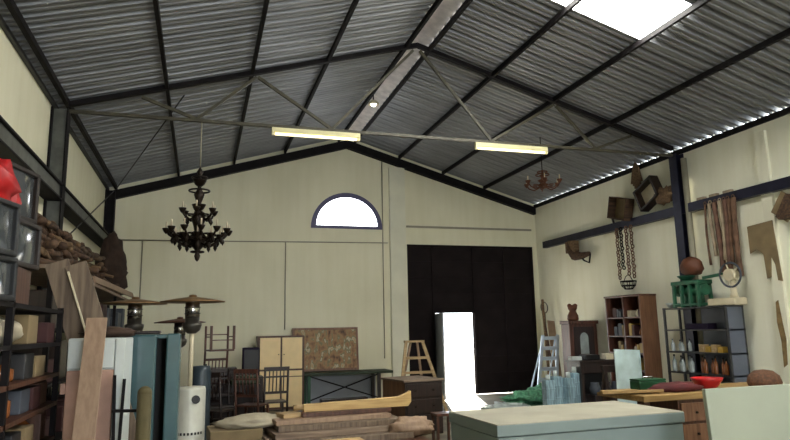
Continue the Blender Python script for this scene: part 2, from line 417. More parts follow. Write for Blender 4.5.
# ------------------------------------------------------------------ chandeliers
def chandelier(label, loc, R, H, rod, body, n1, n2, group=None):
    """loc = hanging point; H = height of the fitting below the rod"""
    t = thing('chandelier', label, 'chandelier', loc)
    zb = -rod - H
    MB().cone((0, 0, -rod - .02), (0, 0, 0), .010, n=8).build('hanging_rod', 'conduit' if R > .4 else 'steel', t)
    s = H
    MB().lathe([(.004, 0), (.03, .02 * s), (.045, .06 * s), (.02, .1 * s), (.09, .16 * s), (.12, .23 * s), (.05, .3 * s), (.075, .38 * s), (.11, .45 * s), (.045, .52 * s), (.03, .6 * s), (.06, .66 * s), (.08, .7 * s), (.03, .76 * s), (.02, .9 * s), (.05, .94 * s), (.006, s)], (0, 0, zb), 16).build('stem', body, t)
    for q_, r_ in ((.74, .15), (.88, .11), (.10, .09)): MB().ring((0, 0, zb + q_ * s), r_ * min(1, R / .4), .014, 'z').build('crown_ring', body, t)
    for q_ in (.40, .56, .82):
        if R > .4: MB().lathe([(.03, -.05), (.07, -.02), (.10, .04), (.105, .05), (.07, .02), (.03, 0)], (0, 0, zb + q_ * s), 14).build('bell', body, t)
    def tier(n, r, zc, off):
        for i in range(n):
            a = 2 * PI * i / n + off; c, q = math.cos(a), math.sin(a)
            pr = [(.05, zc), (.25 * r, zc - .09), (.55 * r, zc - .13), (.85 * r, zc - .08), (r, zc)]
            ar = MB().tube([(c * u, q * u, w_) for u, w_ in pr], .013 if R < .4 else .018, 6)
            ar.ring((c * .5 * r, q * .5 * r, zc - .05), .05, .008, 'z', 12, 5)
            ar = ar.build('arm', body, t)
            MB().lathe([(.01, -.05), (.035, -.02), (.05, .012), (.058, .032), (.02, .034)], (c * r, q * r, zc), 10).build('cup', body, ar)
            MB().cone((c * r, q * r, zc + .03), (c * r, q * r, zc + .13), .011, n=8).build('candle', 'candle', ar)
            if R > .4:
                MB().lathe([(.002, 0), (.03, .05), (.018, .09), (.002, .13)], (c * .8 * r, q * .8 * r, zc - .20), 8).build('drop', body, ar)
    tier(n1, R, zb + .31 * s, .1)
    if n2: tier(n2, R * .55, zb + .52 * s, .4)
    if R > .4: tier(10, R * .74, zb + .25 * s, .3)
    return t
chandelier('large dark bronze chandelier hanging by a rod from the tie beam', (-.075, 9.8, 4.90), .45, 1.45, .70, 'bronze', 12, 6)
chandelier('small copper chandelier with pale candles high in the roof corner', (6.80, 11.5, roof_z(6.8) - .002), .37, .42, .72, 'copper', 6, 0)

# ------------------------------------------------------------------ left rack with televisions
G = 'goods on the steel rack under the televisions'
t = thing('storage_rack', 'dark steel rack along the wall crammed with boxes below televisions', 'rack', (-1.4, 0, 0))
for y in (3.0, 4.45, 5.92):
    for x in (-.28, .28): MB().box(x - .02, x + .02, y - .02, y + .02, 0, 1.93 if y < 5 else 1.93).build('post', 'steel', t)
SH = [.30, .60, .88, 1.15, 1.38, 1.62, 1.88]
for z in SH: MB().box(-.30, .30, 2.96, 5.94, z, z + .03).build('shelf', 'brownwood' if z in (1.15, 1.38, .88) else 'steel', t)
kinds = [('cardboard', 'box', 'cardboard box'), ('slate', 'box', 'slate grey box'), ('maroon', 'box', 'maroon box'), ('ochre', 'tin', 'ochre tin'), ('clear', 'jar', 'cloudy glass jar'), ('cloth', 'sack', 'pale sack'), ('amber', 'jar', 'amber jar'), ('tvgrey', 'box', 'dark grey case'), ('brownwood', 'box', 'brown wooden box')]
levels = ['bottom shelf', 'second shelf', 'third shelf', 'fourth shelf', 'fifth shelf', 'top shelf']
pos = ['behind the tan plank', 'near the white fridge', 'at the middle post', 'beyond the middle post', 'at the open end', 'near the open end']
for li, z in enumerate(SH[:-1]):
    gap = SH[li + 1] - z - .03
    y = 5.82; j = 0
    while y > 3.9:
        w_ = random.uniform(.14, .30); kk = random.choice([q for q in kinds if q[1] != 'sack'])
        if z == 1.62 and 4.2 < y < 5.1: kk = kinds[5]
        if z == 1.38 and 4.1 < y < 4.7: kk = kinds[3]
        h_ = gap * random.uniform(.5, .92); d_ = random.uniform(.25, .45)
        yc = y - w_ / 2; x0 = random.uniform(.24, .27)
        b = MB()
        if kk[1] == 'box': b.box(x0 - d_, x0, -w_ / 2, w_ / 2, 0, h_); bev = .006
        elif kk[1] == 'sack': b.blob((x0 - .13, 0, h_ * .45), (.15, w_ * .62, h_ * .5), .2, 2, j + li, flat=0); bev = 0
        else: b.lathe([(w_ * .42, 0), (w_ * .44, .02), (w_ * .44, h_ * .7), (w_ * .3, h_ * .82), (w_ * .3, h_), (.01, h_)], (x0 - .15, 0, 0), 16); bev = 0
        o = b.build({'box': 'box', 'tin': 'tin', 'jar': 'jar', 'sack': 'sack'}[kk[1]], kk[0], None, bev)
        tag(o, '%s on the TV rack %s, number %d from its far post' % (kk[2], levels[li], j + 1), kk[1], G, (-1.4, yc, z + .03))
        y -= w_ + random.uniform(.02, .07); j += 1
def television(label, loc, w_, h_, d_, rz, case):
    t = thing('television', label, 'television', loc, rz, 'old televisions on the rack')
    f = .05                                        # local +x is the screen side
    MB().plate([[(-w_ / 2, 0), (w_ / 2, 0), (w_ / 2, h_), (-w_ / 2, h_)], [(-w_ / 2 + .03, .035), (-w_ / 2 + .03, h_ - .03), (w_ / 2 - .03, h_ - .03), (w_ / 2 - .03, .035)]], -.06, 0, 'x').build('bezel', case, t, .008)
    b = MB(); a, c = w_ / 2 - .005, h_ / 2
    v = [(-.06, -a, .005), (-.06, a, .005), (-.06, a, h_ - .005), (-.06, -a, h_ - .005), (-d_, -a * .55, .02), (-d_, a * .55, .02), (-d_, a * .55, h_ * .75), (-d_, -a * .55, h_ * .75)]
    b.add(v, [(0, 1, 2, 3), (4, 7, 6, 5), (0, 4, 5, 1), (1, 5, 6, 2), (2, 6, 7, 3), (3, 7, 4, 0)]).build('case', case, t, .01)
    vs = []; fs = []; n = 10
    for i in range(n + 1):
        for j in range(n + 1):
            u, q = i / n * 2 - 1, j / n * 2 - 1
            vs.append((-.03 + .028 * (1 - u * u) * (1 - q * q * .6) - .0, u * (w_ / 2 - .03), .035 + (q + 1) / 2 * (h_ - .065)))
    for i in range(n):
        for j in range(n): fs.append((i * (n + 1) + j, (i + 1) * (n + 1) + j, (i + 1) * (n + 1) + j + 1, i * (n + 1) + j + 1))
    MB().add(vs, fs, True).build('screen', 'screen', t)
    return t
television('grey television at the open rack end, under another television', (-1.12, 4.08, 1.91), .48, .26, .40, -.25, 'tvgrey')
television('pale grey television on top of the stack beside the red bag', (-1.12, 4.02, 2.172), .50, .32, .40, -.25, 'tvgrey')
b = MB().box(-.25, .25, -.24, .24, 0, .24)
tag(b.build('wooden_crate', 'brownwood', None, .008), 'brown wooden crate holding up two brown televisions', 'crate', None, (-1.38, 4.68, 1.91))
television('brown television on the wooden crate, under another brown television', (-1.12, 4.68, 2.152), .50, .31, .42, -.15, 'tvcase')
television('small brown television topmost, beside the red bag', (-1.16, 4.68, 2.464), .42, .36, .40, -.25, 'tvcase')
t = MB().blob((0, 0, .13), (.15, .20, .16), .3, 3, 3, flat=0).blob((.05, .16, .04), (.09, .08, .12), .3, 3, 5)
tag(t.build('red_bag', 'red'), 'crumpled red plastic bag on top of the grey televisions', 'bag', None, (-1.25, 4.26, 2.494))

# second rack, its heap of scrap wood, dark bundle
t = thing('timber_rack', 'tall dark rack against the wall under the heap of scrap wood', 'rack', (-1.75, 0, 0))
for y in (7.0, 9.5, 12.0, 14.4):
    for x in (-.32, .32): MB().box(x - .025, x + .025, y - .025, y + .025, 0, 2.36).build('post', 'steel', t)
for z in (.6, 1.2, 1.75): MB().box(-.35, .35, 6.97, 14.43, z, z + .03).build('shelf', 'steel', t)
MB().box(-.36, .36, 6.9, 14.5, 2.36, 2.40).build('top_deck', 'grey_wood', t)
for i in range(22):
    y = random.uniform(7.2, 14.1); z = random.choice((1.23, 1.78, 1.78, .63)); h_ = random.uniform(.2, .42)
    kk = random.choice((('box', 'slate', 'slate grey box'), ('box', 'maroon', 'maroon box'), ('box', 'black', 'black box'), ('box', 'cardboard', 'cardboard box')))
for i, (z, nm) in enumerate(((.63, 'lower shelf'), (1.23, 'middle shelf'), (1.78, 'upper shelf'))):
    y = 7.3; j = 0
    while y < 14:
        w_ = random.uniform(.3, .6); h_ = random.uniform(.22, .45)
        c_ = random.choice(('slate', 'maroon', 'black', 'darkwood'))
        tag(MB().box(-.28, .28, -w_ / 2, w_ / 2, 0, h_).build('box', c_, None, .01), '%s box on the %s of the timber rack, number %d from the televisions' % ({'slate': 'grey', 'maroon': 'maroon', 'black': 'black', 'darkwood': 'brown'}[c_], nm, j + 1), 'box', 'dark boxes on the timber rack', (-1.75, y + w_ / 2, z))
        y += w_ + random.uniform(.1, .5); j += 1
for i in range(170):
    y = 7.2 + 6.0 * ((i * 37 % 170) / 170) + random.uniform(-.1, .1); L = random.uniform(.5, .95); r = random.uniform(.028, .052)
    lay = (0, 0, 1, 1, 2, 2, 3, 4, 5)[i % 9]
    if y < 7.6 or y > 12.6: lay = min(lay, 1)
    a = PI / 2 + random.uniform(-.5, .5) if i % 3 else random.uniform(0, PI); e = random.uniform(-.12, .12)
    x = -1.72 + random.uniform(-.2, .2) * (1 - lay * .2)
    d = Vector((math.cos(a) * math.cos(e) * .5, math.sin(a) * math.cos(e), math.sin(e))) * L / 2
    z = 2.402 + r + abs(d.z) + lay * .10
    b = MB().tube([-d, -d * .3 + Vector((0, 0, .02)), d * .4, d], r, 7, (1.1, 1, .9, .8))
    tag(b.build('log', random.choice(('scrap', 'scrap', 'scrap2'))), 'rough piece of scrap wood heaped on top of the timber rack', 'log', 'scrap wood heaped on the rack', (x, y, z))
tag(MB().blob((0, 0, .60), (.25, .36, .62), .42, 2.6, 9, flat=0).blob((.05, .1, .35), (.24, .3, .38), .4, 3, 14, flat=0).build('bundle', 'sackcloth'), 'bulky dark brown bundle standing on the rack in the far corner', 'bundle', None, (-1.74, 13.75, 2.402))
tag(MB().bar((-1.42, 9.6, 2.46), (-1.36, 14.2, 2.50), .10, .03, (1, 0, .3)).build('plank', 'tan'), 'pale plank lying along the front edge of the scrap heap', 'plank')

# leaning boards, plank, fridge and neighbours
def lean(name, a, b, w, t_, m, label, cat, up=(0, 1, 0), group=None):
    c = (Vector(a) + Vector(b)) / 2
    return tag(MB().bar(Vector(a) - c, Vector(b) - c, w, t_, up).build(name, m, None, .003), label, cat, group, tuple(c))
lean('board', (-.42, 6.04, .02), (-1.20, 6.04, 2.33), .19, .03, 'board', 'weathered brown board leaning beside the television rack, the outer one', 'board')
lean('board', (-.26, 5.99, .02), (-1.04, 5.99, 2.31), .17, .028, 'board', 'weathered brown board leaning beside the television rack, nearer the aisle', 'board')
lean('moulding', (-.36, 5.95, .02), (-1.09, 5.955, 2.24), .016, .02, 'ivory', 'pale narrow moulding strip between the two weathered boards', 'moulding')

t = thing('refrigerator', 'old white refrigerator with faded pink lower door behind the tan plank', 'refrigerator', (-.725, 5.4, 0), -.02)
MB().box(-.235, .175, .03, .5, .06, 1.68).build('body', 'white', t, .01)
MB().box(-.23, .10, 0, .03, 1.45, 1.67).build('freezer_door', 'white', t, .008)
MB().box(-.23, .10, 0, .03, .12, 1.44).build('door', 'pink', t, .008, label='faded pink door')
MB().box(  .105, .175, -.005, .03, .08, 1.675).build('stile', 'white', t, .006)
MB().box(-.262, -.225, -.03, .03, 1.27, 1.35).build('handle', 'pink', t, .008)
for x in (-.19, .13):
    for y in (.07, .45): MB().cone((x, y, 0), (x, y, .06), .025).build('foot', 'black', t)
tag(MB().blob((0, 0, .035), (.2, .16, .05), .3, 3, 2, flat=0).build('cloth', 'sackcloth'), 'dark folded cloth lying on top of the white refrigerator', 'cloth', None, (-.70, 5.65, 1.683))
lean('plank', (-.74, 4.62, 0.0), (-.755, 5.34, 1.83), .145, .025, 'tan', 'long tan plank leaning on the white refrigerator', 'plank', (0, 1, .3))
t = thing('clamp', 'dark iron bar clamp leaning on the pink refrigerator door', 'clamp', (-.60, 5.27, 0))
MB().bar((.04, .0, 0), (-.01, .09, 1.40), .022, .018).build('bar', 'steel', t)
MB().bar((.03, -.04, 0), (.06, .085, 1.37), .022, .018).build('bar', 'steel', t)
MB().bar((-.01, .045, 1.14), (.20, .03, 1.135), .022, .022).build('jaw', 'steel', t)
t = MB().cone((0, 0, 0), (0, 0, 1.28), .055, .05, 16).blob((0, 0, 1.28), (.05, .05, .05), 0)
tag(t.build('roll', 'olive'), 'olive felt roll standing between the refrigerator and teal locker', 'roll', None, (-.37, 5.08, 0))

t = thing('locker', 'teal metal locker with a dark open gap between its doors', 'locker', (-.50, 6.15, 0))
MB().box(-.32, .33, .45, .55, .05, 1.70).box(-.32, -.30, .03, .45, .05, 1.70).box(.31, .33, .03, .45, .05, 1.70).box(-.32, .33, .03, .55, 1.66, 1.70).box(-.32, .33, .03, .55, .05, .09).build('body', 'teal', t, .01)
MB().box(-.30, .31, .43, .45, .09, 1.66).build('interior_shade', 'black', t)  # black sheet added to paint the shade inside the open gap
MB().box(-.325, .135, -.015, .03, .06, 1.70).build('door', 'teal', t, .02)
MB().box(.215, .335, -.015, .03, .06, 1.705).build('door', 'teal', t, .015)
MB().box(.09, .11, -.05, -.015, .95, 1.12).build('handle', 'chrome', t, .004)
for x in (-.28, .29):
    for y in (.06, .5): MB().box(x - .02, x + .02, y - .02, y + .02, 0, .05).build('foot', 'steel', t)
tag(MB().box(-.2, .2, -.12, .12, 0, .03).build('tray', 'darkwood', None, .01), 'dark tray lying on top of the teal locker', 'tray', None, (-.55, 6.4, 1.702))

# patio heaters
def heater(label, loc, s=1., cap='cap_metal'):
    t = thing('patio_heater', label, 'patio heater', loc, 0, 'patio heaters beside the teal locker')
    MB().lathe([(.21, 0), (.22, .02), (.22, .05), (.195, .07), (.195, 1.01), (.185, 1.04), (.05, 1.05), (.01, 1.05)], n=28).build('tank_housing', 'heater', t)
    MB().cone((.075, -.175, .90), (.08, -.205, .90), .05, n=18).build('knob', 'black', t)
    vents = MB()
    for i in range(9):
        a = -PI / 2 + (i - 4) * .22; vents.box(.185, .198, -.012, .012, .48, .51, Matrix.Rotation(a, 4, 'Z'))
    vents.build('vent', 'black', t)
    MB().cone((0, 0, 1.05), (0, 0, 1.70), .03, n=14).build('pole', 'ivory', t)
    MB().lathe([(.05, 1.70), (.10, 1.74), (.12, 1.80), (.12, 1.83), (.09, 1.84), (.09, 1.90), (.01, 1.90)], n=20).build('burner', 'mesh', t)
    e = MB().lathe([(.088, 1.90), (.092, 2.0), (.088, 2.09), (.07, 2.10), (.01, 2.1)], n=20).build('emitter', 'chrome', t)
    MB().ring((0, 0, 1.95), .095, .006, 'z').ring((0, 0, 2.03), .095, .006, 'z').build('guard_ring', 'mesh', e)
    MB().lathe([(.40, 2.095), (.405, 2.10), (.40, 2.108), (.25, 2.135), (.12, 2.155), (.05, 2.165), (.045, 2.19), (.006, 2.195)], n=36).build('reflector', cap, t)
    MB().cone((0, 0, 2.085), (0, 0, 2.15), .02, n=10).build('spigot', 'mesh', t)
    t.scale = (s, s, s); return t
h1 = heater('white patio heater with round black knob, standing clear of the teal locker', (-.10, 8.6, 0))
dup(h1, 'patio heater standing behind the teal locker, only its head showing', (-.83, 9.08, 0), .7)
heater('shorter patio heater with dark flat hood behind the white one', (-.28, 9.8, 0), .885, 'brownwood')
t = thing('drum', 'blue plastic drum standing behind the white patio heater', 'drum', (.04, 10.9, 0)); t.scale = (.62, .62, 1)
MB().lathe([(.2, 0), (.24, .03), (.25, .1), (.25, .35), (.265, .38), (.25, .41), (.25, .78), (.265, .81), (.25, .84), (.25, 1.1), (.22, 1.18), (.01, 1.19)], n=28).build('body', 'bluedrum', t)
MB().cone((.1, 0, 1.18), (.1, 0, 1.21), .04).build('cap', 'black', t)

# ------------------------------------------------------------------ chairs and table by the far wall
def make_chair(label, mt, spindles=5, h=1.06, seat='same'):
    t = thing('chair', label, 'chair', (0, 0, 0), 0, 'dark wooden chairs')
    w, d, sh = .21, .20, .46
    MB().box(-w - .01, w + .01, -d, d + .02, sh - .03, sh).build('seat', mt, t, .008)
    for s in (-1, 1):
        MB().bar((s * w, -d + .02, 0), (s * w, -d + .02, sh - .03), .04, .04).build('leg', mt, t)
        MB().tube([(s * w, d, 0), (s * w, d, sh), (s * w, d + .07, h)], .021, 8).build('leg', mt, t)
        MB().bar((s * w, -d + .02, .2), (s * w, d, .2), .02, .02).build('stretcher', mt, t)
    MB().bar((-w, -d + .02, .26), (w, -d + .02, .26), .03, .02).build('stretcher', mt, t)
    MB().bar((-w, d, .16), (w, d, .16), .03, .02).build('stretcher', mt, t)
    y = lambda z: d + .07 * (z - sh) / (h - sh)
    MB().bar((-w - .02, y(h), h - .02), (w + .02, y(h), h - .02), .025, .07, (0, 0, 1)).build('top_rail', mt, t)
    MB().bar((-w, y(.62), .62), (w, y(.62), .62), .02, .045).build('lower_rail', mt, t)
    MB().bar((-w, y(.9), .9), (w, y(.9), .9), .02, .03).build('middle_rail', mt, t)
    for i in range(spindles):
        x = -w * .62 + 2 * w * .62 * i / (spindles - 1)
        MB().cone((x, y(.62), .62), (x, y(h), h - .03), .011, n=8).build('spindle', mt, t)
    return t
c0 = make_chair('dark wooden spindle back chair in front of the cream cabinet', 'darkwood'); c0.location = (1.33, 12.15, 0); c0.rotation_euler.z = PI + .1
dup(c0, 'dark wooden chair on the floor under the table edge, near the drum', (.36, 11.75, 0), .2)
dup(c0, 'dark wooden chair standing in front of the drum and dark table', (.30, 11.2, 0), PI - .6)
t = thing('table', 'dark wooden table buried under upturned chairs', 'table', (.55, 12.55, 0))
MB().box(-.5, .55, -.32, .32, .72, .76).build('tabletop', 'darkwood', t, .006)
for x in (-.45, .5):
    for y in (-.27, .27): MB().bar((x, y, 0), (x, y, .72), .05, .05).build('leg', 'darkwood', t)
c1 = make_chair('reddish chair turned upside down on the dark table, legs in the air', 'redwood'); c1.location = (.36, 12.42, .76 + 1.07); c1.rotation_euler = (PI, 0, .25 + PI)
dup(c1, 'reddish chair standing on the floor in front of the low black cabinet', (.92, 11.75, 0), rot=(0, 0, 2.6))
dup(c0, 'dark chair lying on its back on the dark table', (.80, 12.3, .785), rot=(-PI / 2, 0, PI / 2))
tag(MB().box(-.26, .26, -.2, .2, 0, .10).box(-.2, .25, -.2, .15, .10, .16).build('folded_blanket', 'tablegreen', None, .03), 'dark green folded blanket on the dark table', 'blanket', None, (.82, 12.36, .76))
t = thing('side_cabinet', 'low black cabinet under the navy box', 'cabinet', (.98, 13.25, 0))
MB().box(-.25, .25, -.2, .2, 0, .84).build('body', 'darkwood', t, .008)
MB().box(-.23, .23, -.215, -.2, .05, .8).build('door', 'darkwood', t, .006); MB().cone((.17, -.215, .45), (.17, -.24, .45), .015).build('knob', 'bronze', t)
t = thing('sideboard', 'tall dark sideboard behind the table with upturned chairs', 'sideboard', (.33, 13.35, 0))
MB().box(-.42, .36, -.2, .22, .08, .98).build('body', 'darkwood', t, .008); MB().box(-.45, .39, -.23, .24, .98, 1.02).build('top', 'darkwood', t, .008)
for q in (-.41, -.02): MB().box(q, q + .36, -.215, -.2, .12, .94).build('door', 'darkwood', t, .006)
for q in (-.38, .32):
    for y in (-.16, .18): MB().box(q - .03, q + .03, y - .03, y + .03, 0, .08).build('foot', 'darkwood', t)
t = thing('speaker_box', 'dark navy loudspeaker box standing on the low black cabinet', 'speaker', (.99, 13.2, .84))
MB().box(-.165, .165, -.14, .14, 0, .56).build('cabinet', 'navy', t, .01); MB().box(-.14, .14, -.15, -.14, .04, .52).build('grille', 'black', t)

# cream cabinet
t = thing('wardrobe', 'cream two door cabinet with brown edging by the far wall', 'cabinet', (1.76, 14.6, 0))
MB().box(-.52, .52, .02, .55, 0, 1.61).build('body', 'brownwood', t, .006)
for s in (-1, 1): 
    d = MB().box(.02 if s > 0 else -.47, .47 if s > 0 else -.02, 0, .02, .88, 1.57).build('door', 'cream', t, .004)
    MB().cone((s * .06, 0, 1.2), (s * .06, -.025, 1.2), .012).build('knob', 'bronze', d)
    MB().box(.02 if s > 0 else -.47, .47 if s > 0 else -.02, 0, .02, .06, .70).build('lower_door', 'cream', t, .004)
MB().box(-.47, .47, 0, .02, .72, .84).build('drawer', 'cream', t, .004)

# green table, painting, panel below
t = thing('trestle_table', 'long green topped table with crossed braces under the painting', 'table', (3.33, 14.98, 0))
MB().box(-1.05, 1.05, -.35, .35, .70, .76).build('tabletop', 'tablegreen', t, .008)
for x in (-.93, .72):
    for y in (-.28, .28): MB().bar((x, y, 0), (x, y, .70), .07, .07).build('leg', 'green' if x < 0 else 'darkwood', t)
MB().bar((-.9, -.28, .68), (.70, -.28, .15), .03, .02, (0, 1, 0)).build('brace', 'steel', t); MB().bar((-.9, -.255, .15), (.70, -.255, .68), .03, .02, (0, 1, 0)).build('brace', 'steel', t)
t = thing('painting', 'large brown figurative painting in thin frame standing on the green table', 'painting', (2.91, 15.3, .762), 0, rot=(-.10, 0, 0))
MB().plate([[(-.80, 0), (.80, 0), (.80, 1.02), (-.80, 1.02)], [(-.75, .05), (-.75, .97), (.75, .97), (.75, .05)]], -.02, .02, 'y').build('frame', 'sidewood', t)
MB().box(-.75, .75, -.008, .008, .05, .97).build('canvas', 'painting', t)
t = MB().box(-.75, .95, -.015, .015, 0, .64)
tag(t.build('panel', 'lightgrey', None, .003), 'pale blue grey sheet standing behind the green table legs', 'panel', None, (3.2, 15.40, 0))  # added sheet; turns the wall under the table blue-grey
t = MB().box(-.55, .55, -.12, .12, 0, .16)
tag(t.build('long_box', 'darkwood', None, .01), 'long dark box on the floor under the green table', 'box', None, (3.25, 14.9, 0))

# chest by the door
t = thing('chest_of_drawers', 'brown chest of drawers standing free in front of the big door', 'chest of drawers', (3.48, 10.55, 0), .17)
MB().box(-.35, .35, -.42, .42, .05, .85).build('body', 'sidewood', t, .008)  # paler than the front: light on the side is in the colour
MB().box(-.38, .38, -.45, .45, .85, .885).build('top', 'grey_wood', t, .008)
for z in (.1, .35, .6):
    d = MB().box(-.32, .32, -.44, -.42, z, z + .22).build('drawer', 'darkwood', t, .006)
    for s in (-1, 1): MB().cone((s * .17, -.44, z + .11), (s * .17, -.465, z + .11), .014).build('knob', 'bronze', d)
MB().box(-.35, .35, -.421, -.41, .05, .85).build('front_frame', 'darkwood', t)
for x in (-.32, .32):
    for y in (-.39, .39): MB().box(x - .03, x + .03, y - .03, y + .03, 0, .05).build('foot', 'darkwood', t)
# wooden step ladder
t = thing('step_ladder', 'pale wooden step ladder opened beside the doorway', 'ladder', (4.1, 12.2, 0))
for s, xb in ((-1, -.42), (1, .62)):
    MB().bar((s * .17, 0, 1.46), (xb, -.18, 0), .06, .03, (0, 1, 0)).build('stile', 'pale', t)
    MB().bar((s * .07, .03, 1.44), (xb * .6, .45, 0), .045, .03, (0, 1, 0)).build('rear_leg', 'tan', t)
MB().box(-.2, .2, -.05, .07, 1.44, 1.48).build('top_step', 'pale', t)
for z in (.3, .58, .86, 1.14):
    f = (1.46 - z) / 1.46
    MB().bar((-.17 - .25 * f, -.18 * f, z), (.17 + .45 * f, -.18 * f, z), .03, .05, (0, 0, 1)).build('rung', 'pale', t)
t = thing('stool', 'small red brown stool between the chest and grey chest', 'stool', (3.42, 8.95, 0))
MB().box(-.15, .15, -.13, .13, .46, .50).build('seat', 'redwood', t, .008)
for x in (-.12, .12):
    for y in (-.1, .1): MB().bar((x, y, 0), (x, y, .46), .035, .035).build('leg', 'redwood', t)

# ------------------------------------------------------------------ timber pile in the middle
t = thing('pallet', 'lower wooden pallet of the two stacked beneath the boards', 'pallet', (1.55, 7.6, 0), .05)
for y in (-.55, 0, .55): MB().box(-1.1, 1.05, y - .05, y + .05, 0, .12).build('runner', 'grey_wood', t)
for i in range(8): MB().box(-1.1, 1.05, -.66 + i * .17, -.53 + i * .17, .12, .145).build('deck_board', 'grey_wood', t)
dup(t, 'upper wooden pallet of the two stacked beneath the boards', (1.56, 7.62, .146))
PZ = .146
def slab(label, x0, x1, y0, y1, z, th, m, rz=0, name='board', tilt=0):
    o = tag(MB().box(-(x1 - x0) / 2, (x1 - x0) / 2, -(y1 - y0) / 2, (y1 - y0) / 2, 0, th).build(name, m, None, .006), label, 'board', 'boards on the pile', ((x0 + x1) / 2, (y0 + y1) / 2, z + PZ), rz)
    return o
slab('broad grey board at the bottom of the pile', .72, 2.5, 6.95, 8.2, .146, .07, 'grey_wood', .03)
slab('brown panel low in the pile', .80, 2.62, 7.1, 8.25, .218, .06, 'brownwood', .05)
slab('yellow pine board low at the front of the pile', 1.08, 1.80, 6.98, 7.35, .280, .07, 'yellow', .05)
slab('wide weathered board in the middle of the pile', .74, 2.45, 7.4, 8.3, .280, .07, 'board', .06)
slab('grey brown board with pale edge high in the pile', .82, 2.35, 7.55, 8.3, .352, .06, 'grey_wood', .07)
slab('brown grained door panel high in the pile', .88, 2.42, 7.68, 8.35, .414, .06, 'board', .05)
slab('tan board near the top of the pile', .86, 2.3, 7.8, 8.3, .476, .05, 'tan', .09)
slab('dark board under the yellow bed rail', 1.2, 2.35, 7.95, 8.3, .528, .05, 'brownwood', .08)
t = thing('bed_rail', 'long yellow wooden bed rail with flared end on top of the pile', 'bed rail', (1.93, 8.1, .725), .01)
MB().plate([[(-.68, 0), (.60, 0), (.68, -.0), (.72, .05), (.72, .19), (.66, .155), (.55, .12), (-.68, .085)]], -.05, .05, 'y').build('rail', 'yellow', t, .008)
MB().cone((-.68, 0, .05), (-.80, 0, .05), .035).build('tenon', 'pale', t)
slab('short block of wood at the left end of the bed rail', .95, 1.22, 7.95, 8.2, .528, .05, 'pale', .3, 'wood_block')['label'] = 'short pale block of wood behind the bed rail tenon'
o = MB().blob((0, 0, .10), (.30, .16, .12), .4, 3, 4, flat=0)
tag(o.build('stump', 'tan'), 'rough brown wood stump lying at the end of the pile', 'wood', None, (2.50, 7.62, .427), .2)
o = MB().blob((0, 0, .05), (.42, .25, .09), .35, 3.2, 6, flat=0)
tag(o.build('cloth', 'cloth'), 'cream crumpled cloth lying on the pile edge beside the spindle chair', 'cloth', None, (.66, 8.15, .585), .1)
t = MB().box(-.35, .25, -.28, .28, 0, .29)
tag(t.build('box', 'cardboard', None, .01), 'low cardboard box under the cream cloth', 'box', None, (.48, 8.15, .293), .06)
o = MB().blob((0, 0, .05), (.25, .20, .10), .35, 3, 8, flat=0)
tag(o.build('cloth', 'cloth'), 'smaller cream cloth bundle at the front corner of the pile', 'cloth', None, (.60, 7.15, .293))
o = MB().blob((0, 0, .08), (.16, .2, .12), .4, 3, 12, flat=0)
tag(o.build('cloth', 'clothd'), 'olive cloth heaped at the corner of the pallet', 'cloth', None, (.66, 7.55, .293))

# ------------------------------------------------------------------ big grey chest in front
t = thing('storage_chest', 'large grey green chest with dusty flat top in front', 'chest', (3.33, 5.44, 0), .035)
MB().box(-.955, .955, -.42, .55, .04, .80).build('body', 'crate_side', t, .006)
l = MB().box(-.97, .97, -.435, .565, .806, .90).build('lid', 'crate_side', t, .008)
MB().box(-.965, .965, -.43, .56, .899, .906).build('lid_surface', 'crate_top', l)
MB().box(-.9, .9, -.38, .5, 0, .04).build('plinth', 'black', t)
# tan table and things on it
t = thing('workbench', 'tan topped bench with brown end panel behind the grey chest', 'workbench', (5.65, 6.72, 0), .02)
MB().box(-.80, 1.65, -.40, .42, .83, .90).build('worktop', 'tantop', t, .008)
MB().box(-.30, .18, -.36, .36, .04, .83).build('drawer_unit', 'brownwood', t, .006)
for z in (.10, .34, .58): 
    d = MB().box(-.27, .15, -.38, -.36, z, z + .21).build('drawer', 'sidewood', t, .006)
    MB().cone((-.06, -.38, z + .1), (-.06, -.4, z + .1), .014).build('knob', 'bronze', d)
MB().box(-.28, .16, -.34, .34, 0, .04).build('plinth', 'black', t)
for x in (-.74, 1.56):
    for y in (-.34, .36): MB().bar((x, y, 0), (x, y, .83), .07, .07).build('leg', 'brownwood', t)
ZB = .902
lean('plank', (4.50, 6.62, ZB + .018), (5.25, 6.50, ZB + .018), .16, .035, 'tantop', 'short tan plank jutting off the end of the tan bench', 'plank', (0, .2, 1))
t = thing('toolbox', 'dark green metal toolbox on the tan bench', 'toolbox', (5.46, 6.98, ZB))
MB().box(-.2, .2, -.1, .1, 0, .10).build('body', 'green', t, .01); MB().box(-.2, .2, -.1, .1, .102, .125).build('lid', 'green', t, .008)
MB().tube([(-.07, 0, .125), (-.07, 0, .15), (.07, 0, .15), (.07, 0, .125)], .008).build('handle', 'chrome', t)
tag(MB().blob((0, 0, .03), (.36, .17, .075), .3, 3, 3, flat=0).build('cloth', 'darkred'), 'dark red cloth spread on the tan bench', 'cloth', None, (5.58, 6.62, ZB))
t = MB().lathe([(.09, 0), (.12, .02), (.18, .10), (.19, .13), (.175, .13), (.11, .03), (.01, .025)], n=28)
tag(t.build('bowl', 'red'), 'bright red plastic bowl on the tan bench', 'bowl', None, (6.12, 6.70, ZB))
lean('plank', (5.75, 6.98, ZB + .015), (6.3, 7.0, ZB + .015), .10, .03, 'tan', 'short tan plank lying behind the red bowl', 'plank')
t = MB().lathe([(.19, 0), (.205, .05), (.18, .13), (.11, .19), (.02, .205)], n=28)
tag(t.build('basket', 'wicker'), 'brown domed wicker basket on the bench by the white panel', 'basket', None, (6.95, 6.62, ZB))
o = MB().box(-.70, .70, -.02, .02, 0, 1.165)
